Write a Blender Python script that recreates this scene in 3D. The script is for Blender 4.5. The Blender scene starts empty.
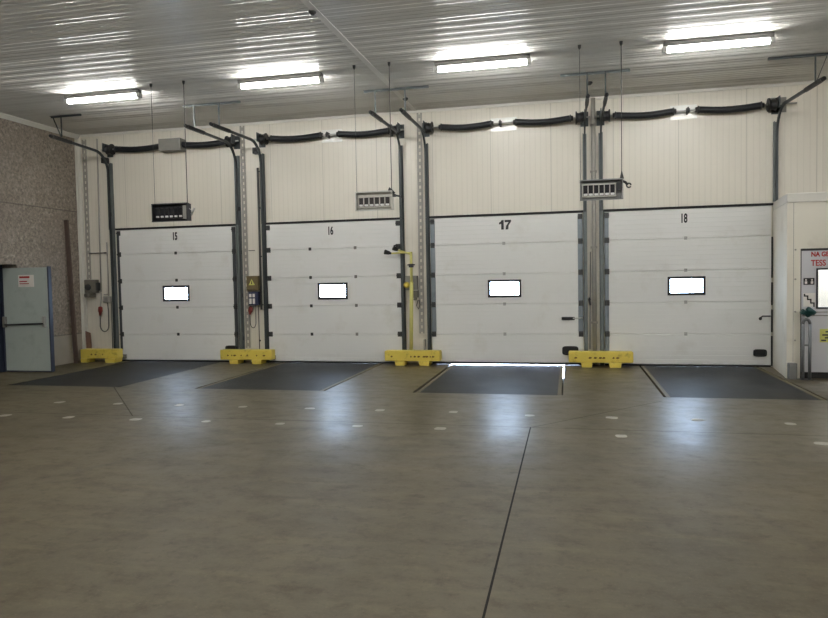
import bpy, bmesh, math, random
from mathutils import Vector, Matrix
random.seed(7)
PI = math.pi
SC = bpy.context.scene
COL = SC.collection

# ------------------------------------------------------------------ helpers
def lin(c):
    return tuple(((v/255)/12.92 if v/255 <= .04045 else ((v/255+.055)/1.055)**2.4) for v in c)

def V(*a): return Vector(a)

class MB:
    """collects shapes, then links them as ONE mesh object"""
    def __init__(self): self.bm = bmesh.new()
    def poly(self, pts, smooth=False):
        vs = [self.bm.verts.new(p) for p in pts]
        f = self.bm.faces.new(vs); f.smooth = smooth; return f
    def box(self, x0, x1, y0, y1, z0, z1, rot=None, piv=None):
        x0, x1 = min(x0, x1), max(x0, x1); y0, y1 = min(y0, y1), max(y0, y1); z0, z1 = min(z0, z1), max(z0, z1)
        P = [V(x, y, z) for z in (z0, z1) for y in (y0, y1) for x in (x0, x1)]
        if rot is not None:
            pv = V(*piv) if piv else V((x0+x1)/2, (y0+y1)/2, (z0+z1)/2)
            P = [rot @ (p-pv)+pv for p in P]
        v = [self.bm.verts.new(p) for p in P]
        for f in ((0, 2, 3, 1), (4, 5, 7, 6), (0, 1, 5, 4), (2, 6, 7, 3), (0, 4, 6, 2), (1, 3, 7, 5)):
            self.bm.faces.new([v[i] for i in f])
        return self
    def prism(self, pts, axis, a, b, smooth=False):
        """2D outline extruded along axis ('x': pts are (y,z); 'y': (x,z); 'z': (x,y))"""
        def mk(p, t):
            return {'x': (t, p[0], p[1]), 'y': (p[0], t, p[1]), 'z': (p[0], p[1], t)}[axis]
        A = [self.bm.verts.new(mk(p, a)) for p in pts]; B = [self.bm.verts.new(mk(p, b)) for p in pts]
        n = len(pts)
        for i in range(n):
            f = self.bm.faces.new((A[i], A[(i+1) % n], B[(i+1) % n], B[i])); f.smooth = smooth
        self.bm.faces.new(A[::-1]); self.bm.faces.new(B)
        return self
    def sweep(self, path, sec, caps=True, smooth=True, closed=False, scale=None, up=None):
        """section (list of 2D) swept along a 3D path with parallel transport"""
        path = [V(*p) for p in path]; n = len(path)
        T = []
        for i in range(n):
            a = path[max(i-1, 0)]; b = path[min(i+1, n-1)]
            T.append((b-a).normalized())
        u = V(*up) if up else (V(0, 0, 1) if abs(T[0].z) < .9 else V(1, 0, 0))
        s = T[0].cross(u).normalized(); u = s.cross(T[0]).normalized()
        rings = []
        for i in range(n):
            s = T[i].cross(u)
            if s.length < 1e-6: s = T[i].orthogonal()
            s.normalize(); u = s.cross(T[i]).normalized()
            k = scale[i] if scale else 1
            rings.append([self.bm.verts.new(path[i]+s*p[0]*k+u*p[1]*k) for p in sec])
        m = len(sec)
        for i in range(n-1):
            for j in range(m):
                f = self.bm.faces.new((rings[i][j], rings[i][(j+1) % m], rings[i+1][(j+1) % m], rings[i+1][j])); f.smooth = smooth
        if caps:
            self.bm.faces.new(rings[0][::-1]); self.bm.faces.new(rings[-1])
        return self
    def tube(self, path, r, n=10, scale=None):
        return self.sweep(path, [(r*math.cos(2*PI*i/n), r*math.sin(2*PI*i/n)) for i in range(n)], scale=scale)
    def bar(self, path, w, h, up=None):
        return self.sweep(path, [(-w/2, -h/2), (w/2, -h/2), (w/2, h/2), (-w/2, h/2)], smooth=False, up=up)
    def cyl(self, a, b, r, n=16): return self.tube([a, b], r, n)
    def lathe(self, a, b, prof, n=20):
        """profile [(t along a-b, radius)]"""
        a = V(*a); b = V(*b); d = b-a
        return self.sweep([a+d*t for t, _ in prof], [(math.cos(2*PI*i/n), math.sin(2*PI*i/n)) for i in range(n)], scale=[max(r, 1e-4) for _, r in prof])
    def ball(self, c, r, sx=1, sy=1, sz=1):
        m = Matrix.Translation(c) @ Matrix.Diagonal((r*sx, r*sy, r*sz, 1))
        ret = bmesh.ops.create_uvsphere(self.bm, u_segments=14, v_segments=9, radius=1, matrix=m)
        for v in ret['verts']:
            for f in v.link_faces: f.smooth = True
        return self
    def build(self, name, mat, parent=None, bevel=0, **kw):
        bmesh.ops.recalc_face_normals(self.bm, faces=self.bm.faces)
        me = bpy.data.meshes.new(name); self.bm.to_mesh(me); self.bm.free()
        o = bpy.data.objects.new(name, me); COL.objects.link(o)
        me.materials.append(mat)
        if parent is not None: o.parent = parent
        if bevel:
            b = o.modifiers.new('bevel', 'BEVEL'); b.width = bevel; b.segments = 2; b.limit_method = 'ANGLE'; b.angle_limit = .7
        if kw: tag(o, **kw)
        return o

def tag(o, label=None, cat=None, group=None, kind=None):
    if label: o['label'] = label
    if cat: o['category'] = cat
    if group: o['group'] = group
    if kind: o['kind'] = kind
    return o

def empty(name, label, cat, group=None, kind=None, loc=(0, 0, 0)):
    o = bpy.data.objects.new(name, None); COL.objects.link(o); o.location = loc
    o.empty_display_size = .1
    return tag(o, label, cat, group, kind)

# parts are written in world coordinates; shift them under an Empty that sits at the thing's base
def settle(root):
    for ch in root.children:
        for v in ch.data.vertices: v.co -= root.location
        for g in ch.children:
            for v in g.data.vertices: v.co -= root.location

def text_mesh(name, body, size, x, y, z, mat, parent=None, width=1, bold=0, align='CENTER', depth=.002):
    cu = bpy.data.curves.new(name, 'FONT'); cu.body = body; cu.size = size; cu.align_x = align; cu.extrude = depth; cu.offset = bold
    t = bpy.data.objects.new(name, cu); COL.objects.link(t)
    dg = bpy.context.evaluated_depsgraph_get(); dg.update()
    me = bpy.data.meshes.new_from_object(t.evaluated_get(dg))
    bpy.data.objects.remove(t)
    for v in me.vertices:
        c = v.co.copy(); v.co = (x+c.x*width, y-c.z, z+c.y)
    me.materials.clear(); me.materials.append(mat)
    o = bpy.data.objects.new(name, me); COL.objects.link(o)
    if parent is not None: o.parent = parent
    return o

# ------------------------------------------------------------------ materials
def nodes(name):
    m = bpy.data.materials.new(name); m.use_nodes = True
    nt = m.node_tree; b = nt.nodes['Principled BSDF']
    return m, nt, b

def N(nt, t, **kw):
    n = nt.nodes.new(t)
    for k, v in kw.items():
        if k in n.inputs: n.inputs[k].default_value = v
        else: setattr(n, k, v)
    return n

def coords(nt, scale=(1, 1, 1)):
    g = N(nt, 'ShaderNodeNewGeometry'); mp = N(nt, 'ShaderNodeMapping'); mp.inputs['Scale'].default_value = scale
    nt.links.new(g.outputs['Position'], mp.inputs['Vector']); return mp.outputs['Vector']

def mix(nt, fac, a, b):
    n = N(nt, 'ShaderNodeMix', data_type='RGBA')
    for s, v in ((6, a), (7, b)):
        if isinstance(v, (tuple, list)): n.inputs[s].default_value = (*v[:3], 1)
        else: nt.links.new(v, n.inputs[s])
    if isinstance(fac, (int, float)): n.inputs[0].default_value = fac
    else: nt.links.new(fac, n.inputs[0])
    return n.outputs[2]

def math_(nt, op, a, b=0., c=None, clamp=False):
    n = N(nt, 'ShaderNodeMath', operation=op); n.use_clamp = clamp
    for i, v in enumerate((a, b, c)):
        if v is None: continue
        if isinstance(v, (int, float)): n.inputs[i].default_value = v
        else: nt.links.new(v, n.inputs[i])
    return n.outputs[0]

def ramp(nt, v, a, b):
    n = N(nt, 'ShaderNodeMapRange'); n.inputs['From Min'].default_value = a; n.inputs['From Max'].default_value = b
    nt.links.new(v, n.inputs['Value']); return n.outputs['Result']

def noise(nt, vec, scale, detail=4, rough=.55):
    n = N(nt, 'ShaderNodeTexNoise'); n.inputs['Scale'].default_value = scale; n.inputs['Detail'].default_value = detail; n.inputs['Roughness'].default_value = rough
    nt.links.new(vec, n.inputs['Vector']); return n.outputs['Fac']

def bump(nt, b, h, strength=.3, dist=.01):
    n = N(nt, 'ShaderNodeBump'); n.inputs['Strength'].default_value = strength; n.inputs['Distance'].default_value = dist
    nt.links.new(h, n.inputs['Height']); nt.links.new(n.outputs['Normal'], b.inputs['Normal'])

def simple(name, rgb, rough=.5, metal=0., vary=.12, scale=6., spec=.5, dirt=None, dirt_amt=.5, dirt_scale=3.):
    m, nt, b = nodes(name)
    c = lin(rgb); vec = coords(nt)
    f = noise(nt, vec, scale)
    out = mix(nt, f, tuple(v*(1-vary) for v in c), tuple(min(1, v*(1+vary)) for v in c))
    if dirt:
        d = ramp(nt, noise(nt, vec, dirt_scale, 6, .65), .56, .72)
        d = math_(nt, 'MULTIPLY', d, dirt_amt)
        out = mix(nt, d, out, lin(dirt))
    nt.links.new(out, b.inputs['Base Color'])
    b.inputs['Roughness'].default_value = rough; b.inputs['Metallic'].default_value = metal
    b.inputs['Specular IOR Level'].default_value = spec
    return m

def emit(name, rgb, s):
    m, nt, b = nodes(name)
    b.inputs['Base Color'].default_value = (*lin(rgb), 1)
    b.inputs['Emission Color'].default_value = (*lin(rgb), 1); b.inputs['Emission Strength'].default_value = s
    return m

def sepxyz(nt):
    g = N(nt, 'ShaderNodeNewGeometry'); s = N(nt, 'ShaderNodeSeparateXYZ'); nt.links.new(g.outputs['Position'], s.inputs[0]); return s.outputs

def mat_wall_panel():
    m, nt, b = nodes('insulated_panel')
    X, Y, Z = sepxyz(nt)
    vec = coords(nt, (1, 1, .35))
    base = mix(nt, noise(nt, vec, 1.3, 5), lin((213, 207, 193)), lin((224, 218, 205)))
    # panel joints every 1.13 m, fine vertical micro-lines every 5 cm
    j = math_(nt, 'PINGPONG', math_(nt, 'ADD', X, .31), .565)
    joint = math_(nt, 'LESS_THAN', j, .006)
    rl = math_(nt, 'LESS_THAN', math_(nt, 'PINGPONG', X, .05), .008); base = mix(nt, math_(nt, 'MULTIPLY', rl, .08), base, lin((120, 116, 106)))
    base = mix(nt, math_(nt, 'MULTIPLY', joint, .35), base, lin((120, 116, 106)))
    nt.links.new(base, b.inputs['Base Color'])
    l = math_(nt, 'PINGPONG', X, .05)
    h = ramp(nt, l, 0, .012)
    h = math_(nt, 'SUBTRACT', h, joint)
    bump(nt, b, h, .5, .0025)
    b.inputs['Roughness'].default_value = .34
    return m

def mat_concrete_wall():
    m, nt, b = nodes('aggregate_concrete')
    vec = coords(nt); X, Y, Z = sepxyz(nt)
    sp = noise(nt, vec, 21, 5, .75); big = noise(nt, vec, 1.1, 4)
    col = mix(nt, ramp(nt, sp, .36, .64), lin((110, 100, 88)), lin((190, 178, 162)))
    vo = N(nt, 'ShaderNodeTexVoronoi'); vo.inputs['Scale'].default_value = 12; nt.links.new(vec, vo.inputs['Vector'])
    peb = ramp(nt, vo.outputs['Distance'], .18, .45)
    col = mix(nt, math_(nt, 'MULTIPLY', peb, .35), col, lin((112, 102, 94)))
    col = mix(nt, math_(nt, 'MULTIPLY', ramp(nt, big, .4, .65), .3), col, lin((122, 111, 102)))
    plinth = math_(nt, 'LESS_THAN', Z, .62)
    pl = mix(nt, noise(nt, vec, 4, 4), lin((148, 141, 128)), lin((166, 158, 145)))
    col = mix(nt, plinth, col, pl)
    # board joints
    for z in (.62, 3.28):
        d = math_(nt, 'LESS_THAN', math_(nt, 'ABSOLUTE', math_(nt, 'SUBTRACT', Z, z)), .012)
        col = mix(nt, math_(nt, 'MULTIPLY', d, .55), col, lin((70, 64, 58)))
    nt.links.new(col, b.inputs['Base Color'])
    keep = math_(nt, 'SUBTRACT', 1, plinth)
    bump(nt, b, math_(nt, 'MULTIPLY', sp, keep), .8, .012)
    b.inputs['Roughness'].default_value = .85
    return m

def seg_line(nt, X, Y, p, q, w):
    """1 on the segment p-q of the floor, else 0"""
    dx, dy = q[0]-p[0], q[1]-p[1]; L = math.hypot(dx, dy); dx /= L; dy /= L
    ax = math_(nt, 'SUBTRACT', X, p[0]); ay = math_(nt, 'SUBTRACT', Y, p[1])
    t = math_(nt, 'ADD', math_(nt, 'MULTIPLY', ax, dx), math_(nt, 'MULTIPLY', ay, dy))
    s = math_(nt, 'ABSOLUTE', math_(nt, 'SUBTRACT', math_(nt, 'MULTIPLY', ax, dy), math_(nt, 'MULTIPLY', ay, dx)))
    on = math_(nt, 'MULTIPLY', math_(nt, 'GREATER_THAN', t, 0), math_(nt, 'LESS_THAN', t, L))
    return math_(nt, 'MULTIPLY', on, math_(nt, 'LESS_THAN', s, w))

def mat_floor():
    m, nt, b = nodes('worn_concrete')
    X, Y, Z = sepxyz(nt)
    v = coords(nt); vs = coords(nt, (.6, 2.4, 1)); vd = coords(nt, (1.1, 1.5, 1))
    n1 = noise(nt, v, .55, 5, .6); n2 = noise(nt, vs, 1.6, 8, .68); n3 = noise(nt, v, 9, 5, .7); n4 = noise(nt, vd, 2.6, 9, .75)
    col = mix(nt, ramp(nt, n1, .3, .7), lin((FL[0]-14, FL[1]-14, FL[2]-15)), lin((FL[0]+8, FL[1]+8, FL[2]+8)))
    col = mix(nt, math_(nt, 'MULTIPLY', ramp(nt, n2, .5, .72), .45), col, lin((FL[0]+34, FL[1]+33, FL[2]+31)))
    col = mix(nt, math_(nt, 'MULTIPLY', ramp(nt, n4, .5, .74), .6), col, lin((FL[0]-38, FL[1]-38, FL[2]-38)))
    col = mix(nt, math_(nt, 'MULTIPLY', ramp(nt, n3, .54, .72), .65), col, lin((FL[0]-30, FL[1]-32, FL[2]-34)))
    n5 = noise(nt, v, 42, 3, .7)
    col = mix(nt, math_(nt, 'MULTIPLY', ramp(nt, n5, .58, .75), .4), col, lin((FL[0]-38, FL[1]-38, FL[2]-36)))
    col = mix(nt, math_(nt, 'MULTIPLY', ramp(nt, n5, .42, .28), .3), col, lin((FL[0]+36, FL[1]+35, FL[2]+34)))
    # tyre arcs
    for cx, cy, r, w, a in ((-1.6, -9.4, 3.1, .07, .22), (-4.8, -8.2, 2.2, .06, .16), (2.0, -8.6, 2.9, .06, .16), (-3.4, -7.2, 1.2, .05, .16), (-.7, -8.9, 3.7, .08, .14)):
        d = N(nt, 'ShaderNodeVectorMath', operation='DISTANCE'); cb = N(nt, 'ShaderNodeCombineXYZ')
        nt.links.new(X, cb.inputs[0]); nt.links.new(Y, cb.inputs[1]); nt.links.new(cb.outputs[0], d.inputs[0]); d.inputs[1].default_value = (cx, cy, 0)
        k = math_(nt, 'ABSOLUTE', math_(nt, 'SUBTRACT', d.outputs['Value'], r))
        k = math_(nt, 'MULTIPLY', ramp(nt, k, w, 0), ramp(nt, n2, .35, .6))
        col = mix(nt, math_(nt, 'MULTIPLY', k, a, clamp=True), col, lin((40, 38, 36)))
    # saw-cut joints
    J = None
    for p, q, w in (((-.43, -5.58), (-.41, -21.9), .0068), ((-10.5, -5.58), (10.5, -5.60), .007), ((-.43, -5.6), (1.19, -3.74), .007), ((-7.31, -3.4), (-5.42, -5.6), .008)):
        s = seg_line(nt, X, Y, p, q, w); s = math_(nt, 'MULTIPLY', s, 1. if w < .0069 else .5); J = s if J is None else math_(nt, 'MAXIMUM', J, s)
    col = mix(nt, math_(nt, 'MULTIPLY', J, .93), col, lin((8, 7, 6)))
    nt.links.new(col, b.inputs['Base Color'])
    r = math_(nt, 'ADD', FR, math_(nt, 'MULTIPLY', n2, .16)); r = math_(nt, 'ADD', r, math_(nt, 'MULTIPLY', n3, .06))
    lane = math_(nt, 'MULTIPLY', ramp(nt, Y, -5.9, -7.6), .18); r = math_(nt, 'ADD', r, lane); r = math_(nt, 'ADD', r, math_(nt, 'MULTIPLY', ramp(nt, X, -2.2, -6.2), .12)); r = math_(nt, 'ADD', r, math_(nt, 'MULTIPLY', ramp(nt, n4, .4, .7), .1))
    r = math_(nt, 'ADD', r, math_(nt, 'MULTIPLY', J, .5))
    nt.links.new(r, b.inputs['Roughness'])
    h = math_(nt, 'ADD', math_(nt, 'MULTIPLY', n3, .3), n2)
    bump(nt, b, h, .18, .006)
    b.inputs['Specular IOR Level'].default_value = FS
    return m

def mat_tread():
    m, nt, b = nodes('tread_plate')
    X, Y, Z = sepxyz(nt); v = coords(nt)
    n1 = noise(nt, v, 2.2, 6, .65)
    col = mix(nt, ramp(nt, n1, .35, .7), lin((34, 34, 32)), lin((54, 54, 51)))
    nt.links.new(col, b.inputs['Base Color'])
    a = math_(nt, 'ADD', X, Y); c = math_(nt, 'SUBTRACT', X, Y)
    k = math_(nt, 'MULTIPLY', ramp(nt, math_(nt, 'PINGPONG', a, .022), .006, .014), ramp(nt, math_(nt, 'PINGPONG', c, .022), .006, .014))
    bump(nt, b, k, .55, .004)
    b.inputs['Metallic'].default_value = .1; b.inputs['Roughness'].default_value = .48; b.inputs['Specular IOR Level'].default_value = .12
    return m

def mat_glass():
    m = bpy.data.materials.new('acrylic_pane'); m.use_nodes = True; nt = m.node_tree; nt.nodes.clear()
    o = N(nt, 'ShaderNodeOutputMaterial'); t = N(nt, 'ShaderNodeBsdfTransparent'); t.inputs[0].default_value = (.92, .95, .96, 1)
    g = N(nt, 'ShaderNodeBsdfGlossy'); g.inputs['Roughness'].default_value = .05
    mx = N(nt, 'ShaderNodeMixShader'); mx.inputs[0].default_value = .06
    nt.links.new(t.outputs[0], mx.inputs[1]); nt.links.new(g.outputs[0], mx.inputs[2]); nt.links.new(mx.outputs[0], o.inputs[0])
    return m

def mat_ceiling():
    m, nt, b = nodes('ceiling_panel')
    v = coords(nt, (.4, 1, 1)); X, Y, Z = sepxyz(nt)
    col = mix(nt, noise(nt, v, 1.2, 4), lin((CE[0]-4, CE[1]-4, CE[2]-4)), lin((CE[0]+5, CE[1]+5, CE[2]+5)))
    j = math_(nt, 'LESS_THAN', math_(nt, 'PINGPONG', math_(nt, 'ADD', Y, .09), .5), .006)
    col = mix(nt, math_(nt, 'MULTIPLY', j, .2), col, lin((90, 87, 82)))
    nt.links.new(col, b.inputs['Base Color'])
    nt.nodes.remove(b); out = nt.nodes['Material Output']
    df = N(nt, 'ShaderNodeBsdfDiffuse'); gl = N(nt, 'ShaderNodeBsdfGlossy'); gl.inputs['Roughness'].default_value = .2; gl.inputs['Color'].default_value = (.95, .95, .95, 1)
    mx = N(nt, 'ShaderNodeMixShader'); mx.inputs[0].default_value = .075
    nt.links.new(col, df.inputs['Color']); nt.links.new(df.outputs[0], mx.inputs[1]); nt.links.new(gl.outputs[0], mx.inputs[2]); nt.links.new(mx.outputs[0], out.inputs['Surface'])
    return m

# tuning values
FL = (88, 79, 57); FR = .23; FS = .5
CE = (216, 214, 208)
TUBE = 73.; SKY = 42.; CABIN = 70.; EXPO = .22

M = {}
M['wall'] = mat_wall_panel(); M['agg'] = mat_concrete_wall(); M['floor'] = mat_floor(); M['tread'] = mat_tread(); M['glass'] = mat_glass(); M['ceil'] = mat_ceiling()
M['door'] = simple('door_white', (224, 224, 221), .42, vary=.03, scale=1.2, dirt=(196, 192, 180), dirt_amt=.35, dirt_scale=1.6)
M['cabin'] = simple('cabin_panel', (226, 221, 207), .4, vary=.04, scale=2, dirt=(172, 160, 136), dirt_amt=.4, dirt_scale=1.4)
M['cabindoor'] = simple('cabin_door_white', (204, 204, 208), .35, vary=.03, scale=3)
M['black'] = simple('black_plastic', (22, 22, 24), .45)
M['rubber'] = simple('black_rubber', (30, 30, 30), .7)
M['spring'] = simple('oiled_spring_steel', (44, 45, 48), .42, metal=.5, scale=20)
M['rail'] = simple('galvanised_rail', (104, 110, 110), .45, metal=.35, scale=9, dirt=(60, 64, 64))
M['rail_dark'] = simple('dark_galvanised_rail', (66, 71, 72), .45, metal=.35, scale=9, dirt=(40, 42, 44))
M['stile'] = simple('stile_steel', (132, 140, 146), .38, metal=.45, scale=7, dirt=(90, 95, 100))
M['stile_dark'] = simple('stile_steel_dark', (74, 78, 80), .45, metal=.3, scale=7)
M['bracket'] = simple('bracket_steel', (58, 58, 58), .5, metal=.3)
M['galv'] = simple('galvanised_steel', (176, 176, 172), .35, metal=.55, scale=11)
M['plate'] = simple('pale_plate', (226, 226, 220), .3, metal=.2, scale=8)
M['greybox'] = simple('grey_sheet', (128, 126, 120), .5, scale=8)
M['pvc'] = simple('grey_conduit', (160, 156, 148), .5, scale=8)
M['conduit_dark'] = simple('dark_conduit', (82, 82, 78), .5, scale=8)
M['yellow'] = simple('safety_yellow', (220, 198, 88), .5, vary=.08, scale=5, dirt=(120, 98, 40), dirt_amt=.6, dirt_scale=7.5)
M['scuff'] = simple('rust_scuff', (112, 84, 34), .8, scale=12)
M['pale_yellow'] = simple('pole_yellow', (206, 200, 120), .5, vary=.08, scale=5)
M['edge'] = simple('worn_yellow_edge', (100, 89, 62), .6, scale=6, dirt=(84, 76, 60), dirt_amt=.8, dirt_scale=4)
M['pit'] = simple('pit_concrete', (60, 56, 50), .9)
M['white'] = simple('white_trim', (214, 211, 202), .5, vary=.03)
M['seam'] = simple('ceiling_seam', (222, 220, 214), .55, vary=.03)
M['paint'] = simple('road_paint', (176, 172, 162), .6, vary=.1, scale=14, dirt=(140, 134, 122), dirt_amt=.6, dirt_scale=18)
M['housing'] = simple('luminaire_housing', (92, 90, 86), .5)
M['endcap'] = simple('luminaire_cap', (190, 190, 186), .4)
M['tube'] = emit('fluorescent_tube', (252, 252, 250), TUBE)
M['wire'] = simple('wire_rope', (70, 70, 68), .5, metal=.3)
M['ceramic'] = simple('ceramic_plaque', (74, 70, 70), .8, scale=40, vary=.3)
M['ceramic_dark'] = simple('ceramic_plaque_dark', (40, 40, 44), .8, scale=40, vary=.3)
M['chrome'] = simple('bright_clip', (240, 240, 240), .3, metal=.1)
M['heat_pale'] = simple('heater_pale_sheet', (196, 194, 186), .35, metal=.4)
M['heat_dark'] = simple('heater_dark_sheet', (58, 58, 62), .4, metal=.3)
M['heat_grey'] = simple('heater_grey_sheet', (124, 124, 122), .35, metal=.5)
M['steeldoor'] = simple('steel_door_paint', (176, 186, 181), .45, vary=.05, scale=3, dirt=(138, 146, 142), dirt_amt=.4)
M['blue'] = simple('dark_blue_frame', (46, 52, 68), .5)
M['sign'] = simple('sign_white', (232, 228, 222), .5, vary=.02)
M['red'] = simple('sign_red', (176, 44, 40), .5, vary=.05)
M['redplug'] = simple('plug_red', (120, 44, 38), .5)
M['wood'] = simple('brown_beam', (88, 72, 64), .7, vary=.25, scale=5, dirt=(60, 46, 42))
M['board'] = simple('reddish_board', (128, 98, 84), .8, vary=.2, scale=6)
M['navy'] = simple('navy_case', (40, 46, 74), .4)
M['boxbrown'] = simple('brown_switch_case', (112, 98, 66), .5, vary=.2, scale=12)
M['boxgrey'] = simple('weathered_box', (104, 100, 90), .55, vary=.2, scale=14)
M['teal'] = simple('dark_teal', (22, 66, 64), .5)
M['limesign'] = simple('yellow_green_sign', (206, 206, 112), .5, vary=.05)
M['steelpost'] = simple('post_steel', (112, 114, 116), .4, metal=.4, scale=9)
M['kick'] = simple('kick_grey', (120, 120, 118), .5, scale=9)

# ------------------------------------------------------------------ setting
XL, XR, YB, ZC = -10.5, 10.5, -22.0, 4.96
DOORS = [(-9.57, -6.767), (-6.078, -3.238), (-2.631, .256), (.646, 3.479)]
DH = 2.85
PITS = [(-9.338, -7.173), (-5.821, -3.633), (-2.268, -.117), (1.247, 3.284)]
PD = -3.437   # front edge of the pits

def structure(o, label, cat): return tag(o, label, cat, kind='structure')

# floor: slabs round the pits
b = MB()
xs = [XL-.6] + [v for p in PITS for v in p] + [XR]
xs[6] = xs[6]+.023          # open slot along the right side of the third leveller
for i in range(len(xs)-1):
    if i % 2 == 0: b.box(xs[i], xs[i+1], PD, .14, -.3, 0)
b.box(XL-.6, XR, YB, PD, -.3, 0)
structure(b.build('floor', M['floor']), 'worn brownish grey concrete warehouse floor with saw cut joints', 'floor')
# pit linings (bottom only; the slabs make the sides); they run out to daylight under the doors
b = MB()
for i in range(4):
    b.box(xs[2*i+1]-.05, xs[2*i+2]+.05, PD, .14, -.36, -.27)
    if i != 2: b.box(xs[2*i+1], xs[2*i+2], -.006, .14, -.3, 0)
b.box(xs[5], xs[6]-.04, -.006, .14, -.3, -.06)
structure(b.build('floor_pit', M['pit']), 'dark concrete recesses under the dock levellers', 'floor')

# back (dock) wall
b = MB()
ops = [(l+.05, r-.05) for l, r in DOORS]
e = [XL-.4] + [v for o_ in ops for v in o_] + [XR+.2]
for i in range(0, len(e)-3, 2): b.box(e[i], e[i+1], 0, .12, 0, DH-.06)
b.box(e[-2], e[-1], 0, .12, 0, DH-.06)
b.box(e[0], e[-1], 0, .12, DH-.06, ZC+.1)
structure(b.build('wall_back', M['wall']), 'white insulated panel wall holding the four dock doors', 'wall')
# left wall with a recess for the fire door
b = MB()
b.box(XL-.5, XL, -1.86, 0, 0, ZC+.1); b.box(XL-.5, XL, YB, -3.1, 0, ZC+.1); b.box(XL-.5, XL, -3.1, -1.86, 2.1, ZC+.1); b.box(XL-.6, XL-.5, -3.3, -1.8, 0, 2.3)
structure(b.build('wall_left', M['agg']), 'brown exposed aggregate concrete wall on the left', 'wall')
b = MB(); b.box(XR, XR+.2, YB, .12, 0, ZC+.1); structure(b.build('wall_right', M['wall']), 'white panel wall on the far right', 'wall')
b = MB(); b.box(XL-.5, XR+.2, YB-.2, YB, 0, ZC+.1); structure(b.build('wall_front', M['wall']), 'white panel wall behind the viewpoint', 'wall')

# ceiling: ribbed steel liner, ribs parallel to the dock wall
b = MB()
prof = []
pitch, rw, rh = .11, .02, .00105
y = .12
while y > YB-.2:
    prof.append((y, ZC)); prof.append((y-.02, ZC))
    y0 = y-(pitch-rw)/2+.012
    prof.append((y0-.012, ZC+.0004))
    for k in range(0, 11):
        t = k/10
        prof.append((y0-.012-rw*t, ZC-rh*.5*(1-math.cos(2*PI*t))))
    y -= pitch
prof = sorted(set(prof), key=lambda p: -p[0])
va = [b.bm.verts.new((XL-.5, p[0], p[1])) for p in prof]; vb = [b.bm.verts.new((XR+.2, p[0], p[1])) for p in prof]
for i in range(len(prof)-1):
    f = b.bm.faces.new((va[i], va[i+1], vb[i+1], vb[i])); f.smooth = True
ce = b.build('ceiling', M['ceil']); structure(ce, 'grey ribbed metal panel ceiling', 'ceiling')
b = MB(); b.box(XL-.5, XR+.2, YB-.2, .12, ZC+.03, ZC+.2); structure(b.build('ceiling_deck', M['greybox']), 'roof deck above the ribbed ceiling panels', 'ceiling')

# trims
b = MB(); b.bar([(-2.9, 0, ZC-.006), (-3.04, -8.5, ZC-.006)], .085, .01); structure(b.build('trim_1', M['seam']), 'pale joint strip running across the ceiling', 'trim')
b = MB(); b.prism([(XL, ZC), (XL+.075, ZC), (XL+.075, ZC-.02), (XL+.02, ZC-.085), (XL, ZC-.085)], 'y', -.002, YB); structure(b.build('trim_2', M['white']), 'white cove strip along the top of the left wall', 'trim')
b = MB(); b.box(XL, XL+.085, -.035, 0, 0, ZC-.09); b.box(XL, XL+.02, -.1, -.035, 0, ZC-.09); structure(b.build('trim_3', M['white']), 'white vertical corner strip between the left wall and the dock wall', 'trim')
b = MB(); b.box(XL+.1, XR, -.03, 0, ZC-.05, ZC-.004); structure(b.build('trim_4', M['white']), 'narrow white strip along the top of the dock wall', 'trim')

# ------------------------------------------------------------------ dock doors
def groove_prof(z0, z1, yf=-.045, yb=-.002, groove_at=()):
    """front profile of a door section: bevelled edges and fine horizontal grooves"""
    p = [(yb, z0), (yf+.016, z0), (yf, z0+.009)]
    for z in groove_at:
        if z0+.03 < z < z1-.03: p += [(yf, z-.006), (yf+.003, z), (yf, z+.006)]
    p += [(yf, z1-.009), (yf+.016, z1), (yb, z1)]
    return p

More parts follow.
